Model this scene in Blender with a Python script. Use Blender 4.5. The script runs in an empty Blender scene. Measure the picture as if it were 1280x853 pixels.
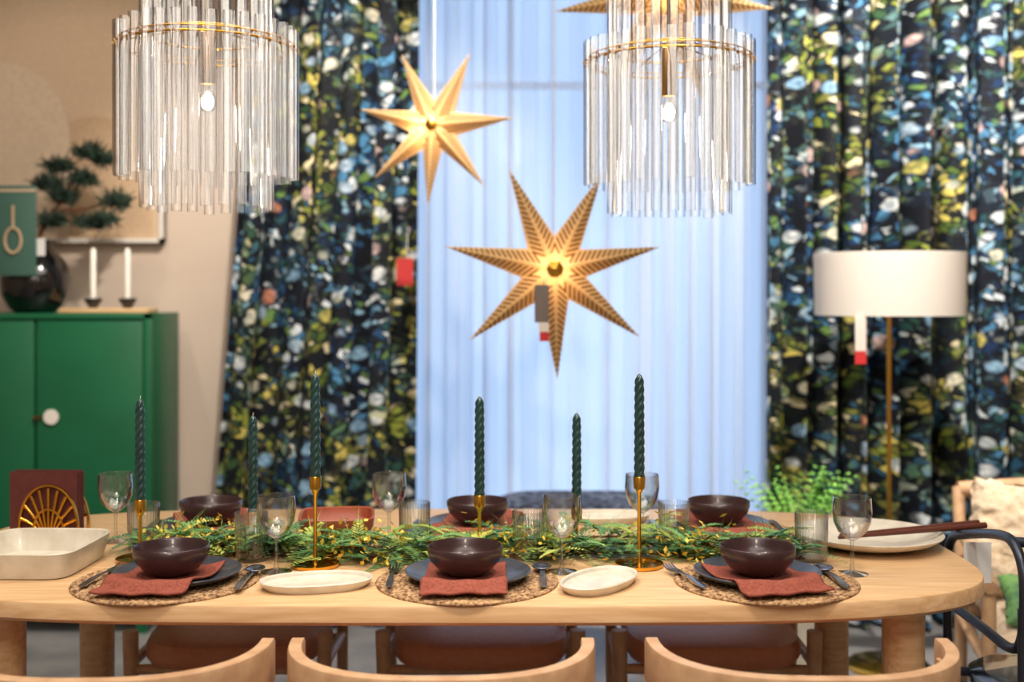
import bpy, bmesh, math, random
from mathutils import Vector, Matrix
random.seed(7)
S=bpy.context.scene
C=S.collection
pi=math.pi

# ---------------------------------------------------------------- materials
def srgb(r,g,b):
    f=lambda c:(c/255/12.92) if c/255<=.04045 else ((c/255+.055)/1.055)**2.4
    return (f(r),f(g),f(b),1)
def newmat(name):
    m=bpy.data.materials.new(name); m.use_nodes=True
    nt=m.node_tree
    b=nt.nodes['Principled BSDF']; return m,nt,b
def pmat(name,col,rough=.5,metal=0,col2=None,scale=20,bump=0,stretch=(1,1,1),spec=.5,coat=0,coord='Object',detail=4):
    m,nt,b=newmat(name)
    b.inputs['Base Color'].default_value=col
    b.inputs['Roughness'].default_value=rough
    b.inputs['Metallic'].default_value=metal
    b.inputs['Specular IOR Level'].default_value=spec
    b.inputs['Coat Weight'].default_value=coat
    tc=nt.nodes.new('ShaderNodeTexCoord'); mp=nt.nodes.new('ShaderNodeMapping')
    mp.inputs['Scale'].default_value=stretch
    nz=nt.nodes.new('ShaderNodeTexNoise'); nz.inputs['Scale'].default_value=scale; nz.inputs['Detail'].default_value=detail
    nt.links.new(tc.outputs[coord],mp.inputs[0]); nt.links.new(mp.outputs[0],nz.inputs['Vector'])
    cr=nt.nodes.new('ShaderNodeValToRGB')
    c2=col2 if col2 else tuple(c*.88 for c in col[:3])+(1,)
    cr.color_ramp.elements[0].color=c2; cr.color_ramp.elements[1].color=col
    cr.color_ramp.elements[0].position=.35; cr.color_ramp.elements[1].position=.65
    nt.links.new(nz.outputs[0],cr.inputs[0]); nt.links.new(cr.outputs[0],b.inputs['Base Color'])
    if bump:
        bp=nt.nodes.new('ShaderNodeBump'); bp.inputs['Strength'].default_value=bump; bp.inputs['Distance'].default_value=.01
        nt.links.new(nz.outputs[0],bp.inputs['Height']); nt.links.new(bp.outputs[0],b.inputs['Normal'])
    return m
def glassmat(name,tint=(1,1,1,1),edge=.55,base=.05,power=2.5,dark=(.6,.62,.64,1),rough=.04):
    """thin-walled glass: reflection and absorption rise toward grazing angles (Fresnel-like)"""
    m=bpy.data.materials.new(name); m.use_nodes=True; nt=m.node_tree
    nt.nodes.clear()
    out=nt.nodes.new('ShaderNodeOutputMaterial')
    tr=nt.nodes.new('ShaderNodeBsdfTransparent')
    gl=nt.nodes.new('ShaderNodeBsdfGlossy'); gl.inputs['Roughness'].default_value=rough
    lw=nt.nodes.new('ShaderNodeLayerWeight'); lw.inputs[0].default_value=.5
    mr=nt.nodes.new('ShaderNodeMath'); mr.operation='POWER'; mr.inputs[1].default_value=power
    ma=nt.nodes.new('ShaderNodeMath'); ma.operation='MULTIPLY_ADD'; ma.inputs[1].default_value=edge; ma.inputs[2].default_value=base
    mc=nt.nodes.new('ShaderNodeMix'); mc.data_type='RGBA'; mc.inputs[6].default_value=tint; mc.inputs[7].default_value=dark
    mx=nt.nodes.new('ShaderNodeMixShader')
    nt.links.new(lw.outputs['Facing'],mr.inputs[0]); nt.links.new(mr.outputs[0],ma.inputs[0]); nt.links.new(ma.outputs[0],mx.inputs[0])
    nt.links.new(mr.outputs[0],mc.inputs[0]); nt.links.new(mc.outputs[2],tr.inputs[0])
    nt.links.new(tr.outputs[0],mx.inputs[1]); nt.links.new(gl.outputs[0],mx.inputs[2]); nt.links.new(mx.outputs[0],out.inputs[0])
    return m
def transl(name,col,tmix=.4,transp=0.0,rough=.9):
    m=bpy.data.materials.new(name); m.use_nodes=True; nt=m.node_tree; nt.nodes.clear()
    out=nt.nodes.new('ShaderNodeOutputMaterial')
    d=nt.nodes.new('ShaderNodeBsdfDiffuse'); t=nt.nodes.new('ShaderNodeBsdfTranslucent'); tr=nt.nodes.new('ShaderNodeBsdfTransparent')
    d.inputs[0].default_value=col; t.inputs[0].default_value=col
    a=nt.nodes.new('ShaderNodeMixShader'); a.inputs[0].default_value=tmix
    b=nt.nodes.new('ShaderNodeMixShader'); b.inputs[0].default_value=transp
    nt.links.new(d.outputs[0],a.inputs[1]); nt.links.new(t.outputs[0],a.inputs[2])
    nt.links.new(a.outputs[0],b.inputs[1]); nt.links.new(tr.outputs[0],b.inputs[2]); nt.links.new(b.outputs[0],out.inputs[0])
    return m,nt,d,t,b
def emis(name,col,s):
    m,nt,b=newmat(name); b.inputs['Emission Color'].default_value=col; b.inputs['Emission Strength'].default_value=s
    b.inputs['Base Color'].default_value=col; return m

M={}
M['oak']=pmat('oak_light',srgb(220,184,140),.40,col2=srgb(200,160,114),scale=6,stretch=(1.2,14,14),bump=.03,detail=8)
M['oakchair']=pmat('oak_chair',srgb(206,168,130),.42,col2=srgb(184,144,108),scale=8,stretch=(3,3,3),detail=6)
M['leather']=pmat('leather_brown',srgb(200,130,94),.42,scale=60,bump=.1)
M['brass']=pmat('brass',srgb(226,172,70),.22,metal=1,scale=3)
M['brassd']=pmat('brass_dark',srgb(150,115,70),.35,metal=1,scale=3)
M['candle']=pmat('candle_green_wax',srgb(28,66,64),.35,col2=srgb(18,50,50),scale=12,coat=.2)
M['cwhite']=pmat('candle_white_wax',srgb(240,235,225),.5,scale=8)
M['bowl']=pmat('stoneware_brown',srgb(60,38,40),.32,col2=srgb(46,28,30),scale=30,coat=.25)
M['plate']=pmat('stoneware_slate',srgb(60,66,78),.32,col2=srgb(46,50,60),scale=40,coat=.2)
M['cream']=pmat('stoneware_cream',srgb(214,207,192),.35,col2=srgb(198,190,172),scale=25,coat=.2)
M['terra']=pmat('stoneware_terracotta',srgb(156,78,54),.4,scale=25)
M['napkin']=pmat('linen_terracotta',srgb(156,88,74),.9,col2=srgb(132,72,60),scale=160,bump=.25,spec=.1)
M['napbrown']=pmat('paper_brown',srgb(96,54,50),.9,scale=40,spec=.1)
M['steel']=pmat('steel_dark',srgb(140,146,160),.24,metal=1,scale=5)
M['black']=pmat('black_glaze',srgb(14,14,17),.15,scale=10,coat=.5)
M['blacktube']=pmat('black_metal',srgb(54,60,72),.35,metal=.6,scale=10)
M['green']=pmat('cabinet_green',srgb(13,94,60),.42,col2=srgb(11,88,55),scale=4)
M['white']=pmat('white_paint',srgb(228,222,214),.5,scale=5)
M['paper']=pmat('paper_label',srgb(225,225,222),.7,scale=5)
M['red']=pmat('tag_red',srgb(195,44,46),.6,scale=5)
M['grey']=pmat('tag_grey',srgb(110,100,94),.6,scale=5)
M['tag']=pmat('tag_white',srgb(222,214,206),.6,scale=5)
M['wall']=pmat('wall_paint',srgb(206,188,172),.85,col2=srgb(200,182,166),scale=3,spec=.2)
M['ceil']=pmat('ceiling_paint',srgb(225,215,205),.9,scale=3,spec=.1)
M['floor']=pmat('floor_concrete',srgb(140,138,138),.45,col2=srgb(112,111,114),scale=5)
M['teal']=pmat('card_teal',srgb(66,104,92),.6,scale=3)
M['tan']=pmat('art_tan',srgb(198,170,140),.9,col2=srgb(190,162,132),scale=60,spec=.1)
M['tan2']=pmat('art_sand',srgb(210,186,158),.9,col2=srgb(202,178,150),scale=60,spec=.1)
M['needle']=pmat('pine_needles',srgb(34,60,42),.7,col2=srgb(22,42,32),scale=20)
M['bark']=pmat('bark',srgb(110,66,44),.9,scale=30,bump=.3)
M['wool']=pmat('fabric_cream',srgb(226,206,180),.95,col2=srgb(204,180,150),scale=45,bump=.6,spec=.1)
M['rosewood']=pmat('rosewood',srgb(90,46,34),.4,scale=20)
M['glass']=glassmat('glass_clear',(.98,.99,.99,1),.95,.09,1.8,(.32,.34,.38,1),.02)
M['tube']=glassmat('glass_tube',(.992,.992,.992,1),.80,.035,2.8,(.60,.61,.63,1),.06)
M['pane']=glassmat('window_glass',(.97,.98,1,1),.0,.01)
M['bulb']=emis('bulb_glow',(1,.72,.42,1),60)
def leafmat(name,a,b,sc):
    m,nt,bs=newmat(name)
    tc=nt.nodes.new('ShaderNodeTexCoord'); nz=nt.nodes.new('ShaderNodeTexNoise'); nz.inputs['Scale'].default_value=sc
    cr=nt.nodes.new('ShaderNodeValToRGB'); cr.color_ramp.elements[0].color=a; cr.color_ramp.elements[1].color=b
    cr.color_ramp.elements[0].position=.38; cr.color_ramp.elements[1].position=.62
    nt.links.new(tc.outputs['Object'],nz.inputs['Vector']); nt.links.new(nz.outputs[0],cr.inputs[0]); nt.links.new(cr.outputs[0],bs.inputs['Base Color'])
    bs.inputs['Roughness'].default_value=.6; return m
M['leaf']=leafmat('fern_leaf',srgb(50,102,72),srgb(116,164,92),14)
M['leaf2']=leafmat('herb_leaf',srgb(128,156,62),srgb(188,200,104),20)
M['leafy']=leafmat('yellow_leaf',srgb(206,166,44),srgb(240,208,90),30)
M['fernb']=leafmat('fern_bright',srgb(90,150,60),srgb(150,205,90),10)
def weavemat():
    m,nt,b=newmat('seagrass_weave')
    tc=nt.nodes.new('ShaderNodeTexCoord'); nz=nt.nodes.new('ShaderNodeTexNoise'); nz.inputs['Scale'].default_value=120
    cr=nt.nodes.new('ShaderNodeValToRGB'); e=cr.color_ramp.elements
    e[0].position=.34; e[0].color=srgb(92,60,38); e[1].position=.64; e[1].color=srgb(196,158,114)
    nt.links.new(tc.outputs['Object'],nz.inputs['Vector']); nt.links.new(nz.outputs[0],cr.inputs[0]); nt.links.new(cr.outputs[0],b.inputs['Base Color'])
    b.inputs['Roughness'].default_value=.85; return m
M['weave']=weavemat()

def floral():
    m,nt,b=newmat('floral_print'); L=nt.links
    uv=nt.nodes.new('ShaderNodeTexCoord')
    def mapping(s,loc=(0,0,0),rot=0):
        src=uv.outputs['UV']
        if rot:
            q=nt.nodes.new('ShaderNodeMapping'); q.inputs['Rotation'].default_value=(0,0,rot); L.new(src,q.inputs[0]); src=q.outputs[0]
        n=nt.nodes.new('ShaderNodeMapping'); n.inputs['Scale'].default_value=s; n.inputs['Location'].default_value=loc
        L.new(src,n.inputs[0]); return n.outputs[0]
    def mul(a,bv):
        n=nt.nodes.new('ShaderNodeMath'); n.operation='MULTIPLY'; L.new(a,n.inputs[0]); 
        if isinstance(bv,(int,float)): n.inputs[1].default_value=bv
        else: L.new(bv,n.inputs[1])
        return n.outputs[0]
    def ramp(inp,stops,const=False):
        n=nt.nodes.new('ShaderNodeValToRGB'); cr=n.color_ramp
        if const: cr.interpolation='CONSTANT'
        while len(cr.elements)<len(stops): cr.elements.new(.5)
        for e,(p,c) in zip(cr.elements,stops): e.position=p; e.color=c
        L.new(inp,n.inputs[0]); return n.outputs[0]
    def mix(f,a,c,bt='MIX'):
        n=nt.nodes.new('ShaderNodeMix'); n.data_type='RGBA'; n.blend_type=bt
        if isinstance(f,(int,float)): n.inputs[0].default_value=f
        else: L.new(f,n.inputs[0])
        for s,v in ((n.inputs[6],a),(n.inputs[7],c)):
            if isinstance(v,tuple): s.default_value=v
            else: L.new(v,s)
        return n.outputs[2]
    nz=nt.nodes.new('ShaderNodeTexNoise'); nz.inputs['Scale'].default_value=16; nz.inputs['Detail'].default_value=3; L.new(mapping((1,1,1)),nz.inputs['Vector'])
    def warped(s,amt=.06,loc=(0,0,0),rot=0):
        vm=nt.nodes.new('ShaderNodeVectorMath'); vm.operation='MULTIPLY_ADD'
        L.new(nz.outputs['Color'],vm.inputs[0]); vm.inputs[1].default_value=(amt*s[0],amt*s[1],0); L.new(mapping(s,loc,rot),vm.inputs[2]); return vm.outputs[0]
    def vor(s,feat='F1',loc=(0,0,0),amt=.06,rot=0):
        v=nt.nodes.new('ShaderNodeTexVoronoi'); v.inputs['Scale'].default_value=1; v.feature=feat; L.new(warped(s,amt,loc,rot),v.inputs['Vector']); return v
    rn=nt.nodes.new('ShaderNodeTexNoise'); rn.inputs['Scale'].default_value=2.4; rn.inputs['Detail'].default_value=2; L.new(mapping((1.5,.6,1),(3.3,1,0)),rn.inputs['Vector'])
    D=srgb(9,14,24); K=(0,0,0,1); W=(1,1,1,1)
    rg=ramp(rn.outputs[0],[(.49,K),(.57,W)])
    def leaves(s,loc,e0,e1,rot):
        v1=vor(s,loc=loc,amt=.05,rot=rot); sep=nt.nodes.new('ShaderNodeSeparateColor'); L.new(v1.outputs['Color'],sep.inputs[0])
        cB=ramp(sep.outputs[0],[(0,D),(.18,srgb(32,72,112)),(.31,srgb(16,28,46)),(.43,srgb(74,130,170)),(.54,srgb(34,74,80)),(.64,srgb(140,182,206)),(.72,srgb(98,132,68)),(.80,srgb(20,46,84)),(.90,srgb(212,222,228))],True)
        cG=ramp(sep.outputs[0],[(0,D),(.18,srgb(80,102,40)),(.32,srgb(18,30,30)),(.45,srgb(142,152,62)),(.57,srgb(50,82,50)),(.66,srgb(204,190,98)),(.75,srgb(42,86,112)),(.84,srgb(110,112,50)),(.93,srgb(224,212,170))],True)
        c=mix(rg,cB,cG)
        vd=vor(s,'DISTANCE_TO_EDGE',loc=loc,amt=.05,rot=rot)
        return mix(ramp(vd.outputs['Distance'],[(e0,K),(e1,W)]),D,c)
    l1=leaves((42,21,1),(0,0,0),.04,.12,.35)
    l2=leaves((66,34,1),(7,3,0),.04,.13,-.4)
    gn=nt.nodes.new('ShaderNodeTexNoise'); gn.inputs['Scale'].default_value=11; gn.inputs['Detail'].default_value=3; L.new(mapping((1,.8,1),(9,3,0)),gn.inputs['Vector'])
    base=mix(ramp(gn.outputs[0],[(.48,K),(.53,W)]),l2,l1)
    gn2=nt.nodes.new('ShaderNodeTexNoise'); gn2.inputs['Scale'].default_value=10; gn2.inputs['Detail'].default_value=4; L.new(mapping((1.2,.8,1),(2,13,0)),gn2.inputs['Vector'])
    base=mix(ramp(gn2.outputs[0],[(.43,K),(.48,W)]),mix(.86,base,D),base)
    v2=vor((17,11.5,1),loc=(4,2,0),amt=.03)
    sep2=nt.nodes.new('ShaderNodeSeparateColor'); L.new(v2.outputs['Color'],sep2.inputs[0])
    fm=ramp(v2.outputs['Distance'],[(.26,W),(.36,K)])
    sel=ramp(sep2.outputs[1],[(.0,K),(.38,W)],True)
    fcol=ramp(sep2.outputs[0],[(0,srgb(238,240,238)),(.28,srgb(150,188,216)),(.46,srgb(238,230,204)),(.60,srgb(190,210,228)),(.76,srgb(226,190,182)),(.84,srgb(214,198,110)),(.94,srgb(204,134,104))],True)
    v3=vor((76,50,1),amt=.02); pet=ramp(v3.outputs['Distance'],[(.15,W),(.75,(.16,.24,.30,1))])
    fc=mix(.75,fcol,pet,'MULTIPLY')
    base=mix(mul(fm,sel),base,fc)
    L.new(base,b.inputs['Base Color']); b.inputs['Roughness'].default_value=.75; b.inputs['Specular IOR Level'].default_value=.3
    return m
M['floral']=floral()
def starmat():
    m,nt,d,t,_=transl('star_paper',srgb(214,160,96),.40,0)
    L=nt.links
    uv=nt.nodes.new('ShaderNodeTexCoord'); sp=nt.nodes.new('ShaderNodeSeparateXYZ'); L.new(uv.outputs['UV'],sp.inputs[0])
    def math_(op,a,b=None,c=None):
        n=nt.nodes.new('ShaderNodeMath'); n.operation=op
        for i,v in enumerate((a,b,c)):
            if v is None: continue
            if isinstance(v,(int,float)): n.inputs[i].default_value=v
            else: L.new(v,n.inputs[i])
        return n.outputs[0]
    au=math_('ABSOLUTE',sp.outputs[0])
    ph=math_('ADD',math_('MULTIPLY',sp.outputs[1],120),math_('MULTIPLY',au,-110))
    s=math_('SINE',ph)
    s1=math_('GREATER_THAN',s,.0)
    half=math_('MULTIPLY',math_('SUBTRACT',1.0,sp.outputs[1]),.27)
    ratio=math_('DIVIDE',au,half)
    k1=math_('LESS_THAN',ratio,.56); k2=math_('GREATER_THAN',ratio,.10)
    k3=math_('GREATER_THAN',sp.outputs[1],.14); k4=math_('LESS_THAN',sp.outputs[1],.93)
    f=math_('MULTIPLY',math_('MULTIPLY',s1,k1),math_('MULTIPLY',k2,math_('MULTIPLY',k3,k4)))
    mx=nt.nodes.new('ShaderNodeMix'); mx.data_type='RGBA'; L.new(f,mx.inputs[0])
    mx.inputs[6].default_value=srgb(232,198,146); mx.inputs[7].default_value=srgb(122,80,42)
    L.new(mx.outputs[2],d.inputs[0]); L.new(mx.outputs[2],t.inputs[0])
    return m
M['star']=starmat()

# ---------------------------------------------------------------- mesh helpers
def mk(name,verts,faces,mat,smooth=True,uvs=None):
    me=bpy.data.meshes.new(name); me.from_pydata([tuple(v) for v in verts],[],faces); me.update()
    if uvs:
        ul=me.uv_layers.new(name='UVMap')
        for lp in me.loops: ul.data[lp.index].uv=uvs[lp.vertex_index]
    ob=bpy.data.objects.new(name,me); C.objects.link(ob)
    if mat: me.materials.append(mat)
    if smooth:
        for p in me.polygons: p.use_smooth=True
    return ob
def fixn(ob):
    bm=bmesh.new(); bm.from_mesh(ob.data); bmesh.ops.recalc_face_normals(bm,faces=bm.faces); bm.to_mesh(ob.data); bm.free(); return ob
def sharp(ob,ang=40):
    me=ob.data
    try: me.set_sharp_from_angle(angle=math.radians(ang))
    except Exception: pass
    return ob
def lathe(name,prof,mat,seg=48,rib=0,ribn=24,loc=(0,0,0),sx=1,sy=1):
    v=[];f=[]
    n=len(prof)
    for (r,z) in prof:
        for j in range(seg):
            a=2*pi*j/seg; rr=r*(1+rib*math.cos(ribn*a)) 
            v.append((rr*math.cos(a)*sx+loc[0],rr*math.sin(a)*sy+loc[1],z+loc[2]))
    for i in range(n-1):
        for j in range(seg):
            k=(j+1)%seg
            f.append((i*seg+j,i*seg+k,(i+1)*seg+k,(i+1)*seg+j))
    ob=mk(name,v,f,mat)
    bm=bmesh.new(); bm.from_mesh(ob.data); bmesh.ops.remove_doubles(bm,verts=bm.verts,dist=1e-5); bmesh.ops.recalc_face_normals(bm,faces=bm.faces); bm.to_mesh(ob.data); bm.free()
    for p in ob.data.polygons: p.use_smooth=True
    return sharp(ob,50)
def box(name,x0,x1,y0,y1,z0,z1,mat,bev=0,seg=2):
    bm=bmesh.new(); bmesh.ops.create_cube(bm,size=1)
    for v in bm.verts:
        v.co=Vector(((x0+x1)/2+v.co.x*(x1-x0),(y0+y1)/2+v.co.y*(y1-y0),(z0+z1)/2+v.co.z*(z1-z0)))
    if bev: bmesh.ops.bevel(bm,geom=list(bm.edges),offset=bev,segments=seg,affect='EDGES',profile=.5)
    me=bpy.data.meshes.new(name); bm.to_mesh(me); bm.free()
    if bev:
        for p in me.polygons: p.use_smooth=True
    ob=bpy.data.objects.new(name,me); C.objects.link(ob); me.materials.append(mat)
    if bev: sharp(ob,35)
    return ob
def tubeo(name,pts,r,mat,seg=12,closed=False,smooth=True):
    P=[Vector(p) for p in pts]
    if smooth and len(P)>2:
        Q=[];n=len(P)
        rng=range(n if closed else n-1)
        for i in rng:
            p0=P[(i-1)%n] if (closed or i>0) else P[0]; p1=P[i]; p2=P[(i+1)%n]; p3=P[(i+2)%n] if (closed or i+2<n) else P[-1]
            for k in range(6):
                t=k/6; Q.append(.5*((2*p1)+(-p0+p2)*t+(2*p0-5*p1+4*p2-p3)*t*t+(-p0+3*p1-3*p2+p3)*t**3))
        if not closed: Q.append(P[-1])
        P=Q
    n=len(P); v=[];f=[]
    prev=None
    for i in range(n):
        if closed: T=(P[(i+1)%n]-P[i-1]).normalized()
        else: T=(P[min(i+1,n-1)]-P[max(i-1,0)]).normalized()
        if prev is None:
            N=T.orthogonal().normalized()
        else:
            N=(prev-T*prev.dot(T)).normalized()
        prev=N; B=T.cross(N)
        rr=r if isinstance(r,(int,float)) else r[0]+(r[-1]-r[0])*i/(n-1)
        for j in range(seg):
            a=2*pi*j/seg; v.append(P[i]+N*rr*math.cos(a)+B*rr*math.sin(a))
    for i in range(n if closed else n-1):
        i2=(i+1)%n
        for j in range(seg):
            k=(j+1)%seg; f.append((i*seg+j,i*seg+k,i2*seg+k,i2*seg+j))
    if not closed:
        f.append(tuple(range(seg))[::-1]); f.append(tuple((n-1)*seg+j for j in range(seg)))
    ob=mk(name,v,f,mat); sharp(ob,60); return ob
def group(name,parts,loc=(0,0,0),rot=0,scale=1):
    e=bpy.data.objects.new(name,None); C.objects.link(e); e.empty_display_size=.1
    for p in parts: p.parent=e
    e.location=loc; e.rotation_euler=(0,0,rot); e.scale=(scale,)*3
    return e
def copyo(ob,name=None):
    o=ob.copy(); o.name=name or ob.name.split('.')[0]; C.objects.link(o); return o
def copyg(g):
    e=g.copy(); e.name=g.name.split('.')[0]; C.objects.link(e)
    for ch in list(g.children):
        c=ch.copy(); C.objects.link(c); c.parent=e
    return e
def sc_outline(a,b,n,exp):
    pts=[]
    for i in range(n):
        t=2*pi*i/n; c,s=math.cos(t),math.sin(t)
        pts.append((a*math.copysign(abs(c)**(2/exp),c),b*math.copysign(abs(s)**(2/exp),s)))
    return pts
def slab(name,layers,n,mat,exp=4,cap=True):
    v=[];f=[]
    for a,b,z in layers:
        for x,y in sc_outline(a,b,n,exp): v.append((x,y,z))
    m=len(layers)
    for i in range(m-1):
        for j in range(n):
            k=(j+1)%n; f.append((i*n+j,i*n+k,(i+1)*n+k,(i+1)*n+j))
    if cap:
        f.append(tuple(range(n))[::-1]); f.append(tuple((m-1)*n+j for j in range(n)))
    ob=mk(name,v,f,mat); fixn(ob); 
    for p in ob.data.polygons: p.use_smooth=True
    sharp(ob,35); return ob

TZ=.75
# ---------------------------------------------------------------- room
WY=5.05
X0,X1,Y0,ZC=-3.3,3.4,-1.6,3.3
box('floor',X0-.1,X1+.1,Y0-.1,WY+.1,-.1,0,M['floor'])
box('ceiling',X0-.1,X1+.1,Y0-.1,WY+.1,ZC,ZC+.1,M['ceil'])
box('wall_left',X0-.1,X0,Y0,WY,0,ZC,M['wall'])
box('wall_right',X1,X1+.1,Y0,WY,0,ZC,M['wall'])
box('wall_front',X0,X1,Y0-.1,Y0,0,ZC,M['wall'])
wx0,wx1,wz0,wz1=-.62,1.22,.12,3.1
group('wall_back',[box('wall_back_l',X0,wx0,WY,WY+.12,0,ZC,M['wall']),box('wall_back_r',wx1,X1,WY,WY+.12,0,ZC,M['wall']),
  box('wall_back_b',wx0,wx1,WY,WY+.12,0,wz0,M['wall']),box('wall_back_t',wx0,wx1,WY,WY+.12,wz1,ZC,M['wall'])])
wp=[box('frame_l',wx0,wx0+.06,WY+.02,WY+.1,wz0,wz1,M['white']),box('frame_r',wx1-.06,wx1,WY+.02,WY+.1,wz0,wz1,M['white']),
    box('frame_b',wx0,wx1,WY+.02,WY+.1,wz0,wz0+.06,M['white']),box('frame_t',wx0,wx1,WY+.02,WY+.1,wz1-.06,wz1,M['white']),
    box('mullion_v1',-.02,.01,WY+.04,WY+.08,wz0,wz1,M['white']),box('mullion_v2',.58,.61,WY+.04,WY+.08,wz0,wz1,M['white']),
    box('mullion_h1',wx0,wx1,WY+.04,WY+.08,2.26,2.29,M['white']),
    box('pane',wx0,wx1,WY+.055,WY+.06,wz0,wz1,M['pane'])]
group('window_1',wp)
box('baseboard_back',X0,wx0-.02,WY-.015,WY,0,.08,M['white'])

# ---------------------------------------------------------------- curtains
def curtain(name,xl,xr,y,z0,z1,mat,amp,wl,seed,xlb=None,xrb=None,dens=260,rows=24,full=2.2,irr=1.0):
    rnd=random.Random(seed)
    ph=[rnd.uniform(0,6.28) for _ in range(6)]
    v=[];uv=[];f=[]
    xlb=xl if xlb is None else xlb; xrb=xr if xrb is None else xrb
    W=xr-xl
    for i in range(rows+1):
        t=i/rows; z=z1+(z0-z1)*t
        L=xl+(xlb-xl)*t; R=xr+(xrb-xr)*t
        for j in range(dens+1):
            s=j/dens; w=s*W
            k=2*pi/wl
            phase=k*w+irr*(1.1*math.sin(w*7+ph[0])+.8*math.sin(w*3.1+ph[1]))
            yy=amp*math.sin(phase)*(1+.35*irr*math.sin(w*5+ph[2]))+amp*.25*math.sin(2.3*phase+ph[3]+t*1.2)
            xx=w/W*(R-L)+L+.3*amp*math.sin(2*phase+ph[4]+t*.6)
            yy*=(.75+.35*t)
            v.append((xx,y+yy,z)); uv.append((s*W*full,z))
    n=dens+1
    for i in range(rows):
        for j in range(dens): f.append((i*n+j,i*n+j+1,(i+1)*n+j+1,(i+1)*n+j))
    return mk(name,v,f,mat,True,uv)
curtain('floral_curtain',-1.00,-.37,4.73,.02,3.2,M['floral'],.066,.13,3,xlb=-1.27,xrb=-.40,full=1.6)
curtain('floral_curtain',1.02,2.95,4.73,.02,3.2,M['floral'],.068,.14,5,dens=620,full=1.4)
sh,snt,sd,st,smx=transl('sheer_fabric',srgb(238,243,250),.72,.10)
# woven sheer: see-through head-on, denser where the cloth turns edge-on
lw=snt.nodes.new('ShaderNodeLayerWeight'); lw.inputs[0].default_value=.5
mm=snt.nodes.new('ShaderNodeMapRange'); mm.inputs[1].default_value=0; mm.inputs[2].default_value=.75; mm.inputs[3].default_value=.42; mm.inputs[4].default_value=.0
snt.links.new(lw.outputs['Facing'],mm.inputs[0]); snt.links.new(mm.outputs[0],smx.inputs[0])
curtain('sheer_curtain',-.60,1.20,4.91,.03,3.2,sh,.044,.125,9,dens=560,rows=12,full=1,irr=1.7)
box('curtain_rail',-1.5,3.1,4.70,4.76,3.205,3.235,M['white'],.005)
group('curtain_tag',[box('tag_panel',-.46,-.395,4.625,4.63,1.39,1.50,M['red']),tubeo('tag_string',[(-.42,4.63,1.5),(-.42,4.67,1.60)],.0015,M['white'],6)])

# ---------------------------------------------------------------- cabinet with decor
cx0,cx1,cy0,cy1,cz=-2.36,-1.43,4.60,4.98,1.28
cp=[box('carcass',cx0,cx1,cy0+.02,cy1,.1,cz,M['green'],.004),
 box('door_left',cx0+.02,-1.897,cy0,cy0+.02,.13,cz-.03,M['green'],.003),box('door_right',-1.883,cx1-.035,cy0,cy0+.02,.13,cz-.03,M['green'],.003),
 box('lip_top',cx0,cx1,cy0-.005,cy0+.02,cz-.022,cz,M['green'],.002),box('lip_r',cx1-.03,cx1,cy0-.005,cy0+.02,.1,cz,M['green'],.002)]
lk=lathe('lock',[(0,0),(.026,0),(.03,.004),(.03,.01),(.0,.012)],M['white'],24); lk.rotation_euler=(pi/2,0,0); lk.location=(-1.825,cy0,.87)
key=box('key',-1.895,-1.865,cy0-.012,cy0,.862,.874,M['brassd'])
cp+=[lk,key]
for x in (cx0+.05,cx1-.05):
    for y in (cy0+.05,cy1-.05): cp.append(box('leg',x-.02,x+.02,y-.02,y+.02,0,.1,M['green']))
group('cabinet',cp)
vz=cz
vase=lathe('body',[(0,0),(.075,0),(.10,.02),(.135,.08),(.14,.14),(.12,.21),(.085,.25),(.07,.28),(.08,.30),(.07,.30),(.06,.28),(0,.25)],M['black'],48)
needles_v=[];needles_f=[]
rn=random.Random(4)
def tuft(c,r,n):
    for _ in range(n):
        d=Vector((rn.gauss(0,1),rn.gauss(0,1),rn.gauss(0,1)*.7+.35)).normalized()
        o=Vector(c)+Vector((rn.uniform(-1,1)*r,rn.uniform(-1,1)*r*.8,rn.uniform(-1,1)*r*.45))
        l=rn.uniform(.03,.055); s=d.orthogonal().normalized()*.0045
        i=len(needles_v); needles_v.extend([o-s,o+s,o+d*l+s*.3,o+d*l-s*.3]); needles_f.append((i,i+1,i+2,i+3))
cl=[(.22,0,.66,.05),(.10,.0,.60,.05),(.20,0,.55,.045),(.33,.0,.46,.05),(.12,0,.48,.05),(.22,.02,.37,.045),(.06,-.02,.53,.045),(.28,0,.63,.035),(.29,-.02,.38,.035),(.07,0,.38,.045)]
for (x,y,z,r) in cl: tuft((x,y,z),r,210)
nd=mk('needles',needles_v,needles_f,M['needle'],False)
br=[tubeo('trunk',[(0,0,.2),(.03,0,.35),(.10,0,.45),(.18,0,.6)],[.012,.006],M['bark'],8)]
for (x,y,z,r) in cl[2:6]: br.append(tubeo('branch',[(.07,0,.42),((.07+x)/2,0,(.42+z)/2-.01),(x,y,z)],[.007,.003],M['bark'],6))
lab=box('label',.03,.10,-.148,-.144,.23,.30,M['paper'])
vg=group('bonsai_in_black_vase',[vase,nd,lab]+br,(-1.965,4.78,vz))
card=[box('card',-2.075,-1.895,4.618,4.624,1.43,1.79,M['teal'],.001),box('card_band',-2.075,-1.895,4.616,4.618,1.765,1.775,M['tan2'])]
tg=[tubeo('ring',[(-1.985+.032*math.cos(a),4.614,1.57+.05*math.sin(a)) for a in [i*pi/4 for i in range(8)]],.006,M['tan'],8,closed=True),tubeo('bar',[(-1.985,4.614,1.62),(-1.985,4.614,1.71)],.006,M['tan'],8)]
group('product_card',card+tg)
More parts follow.
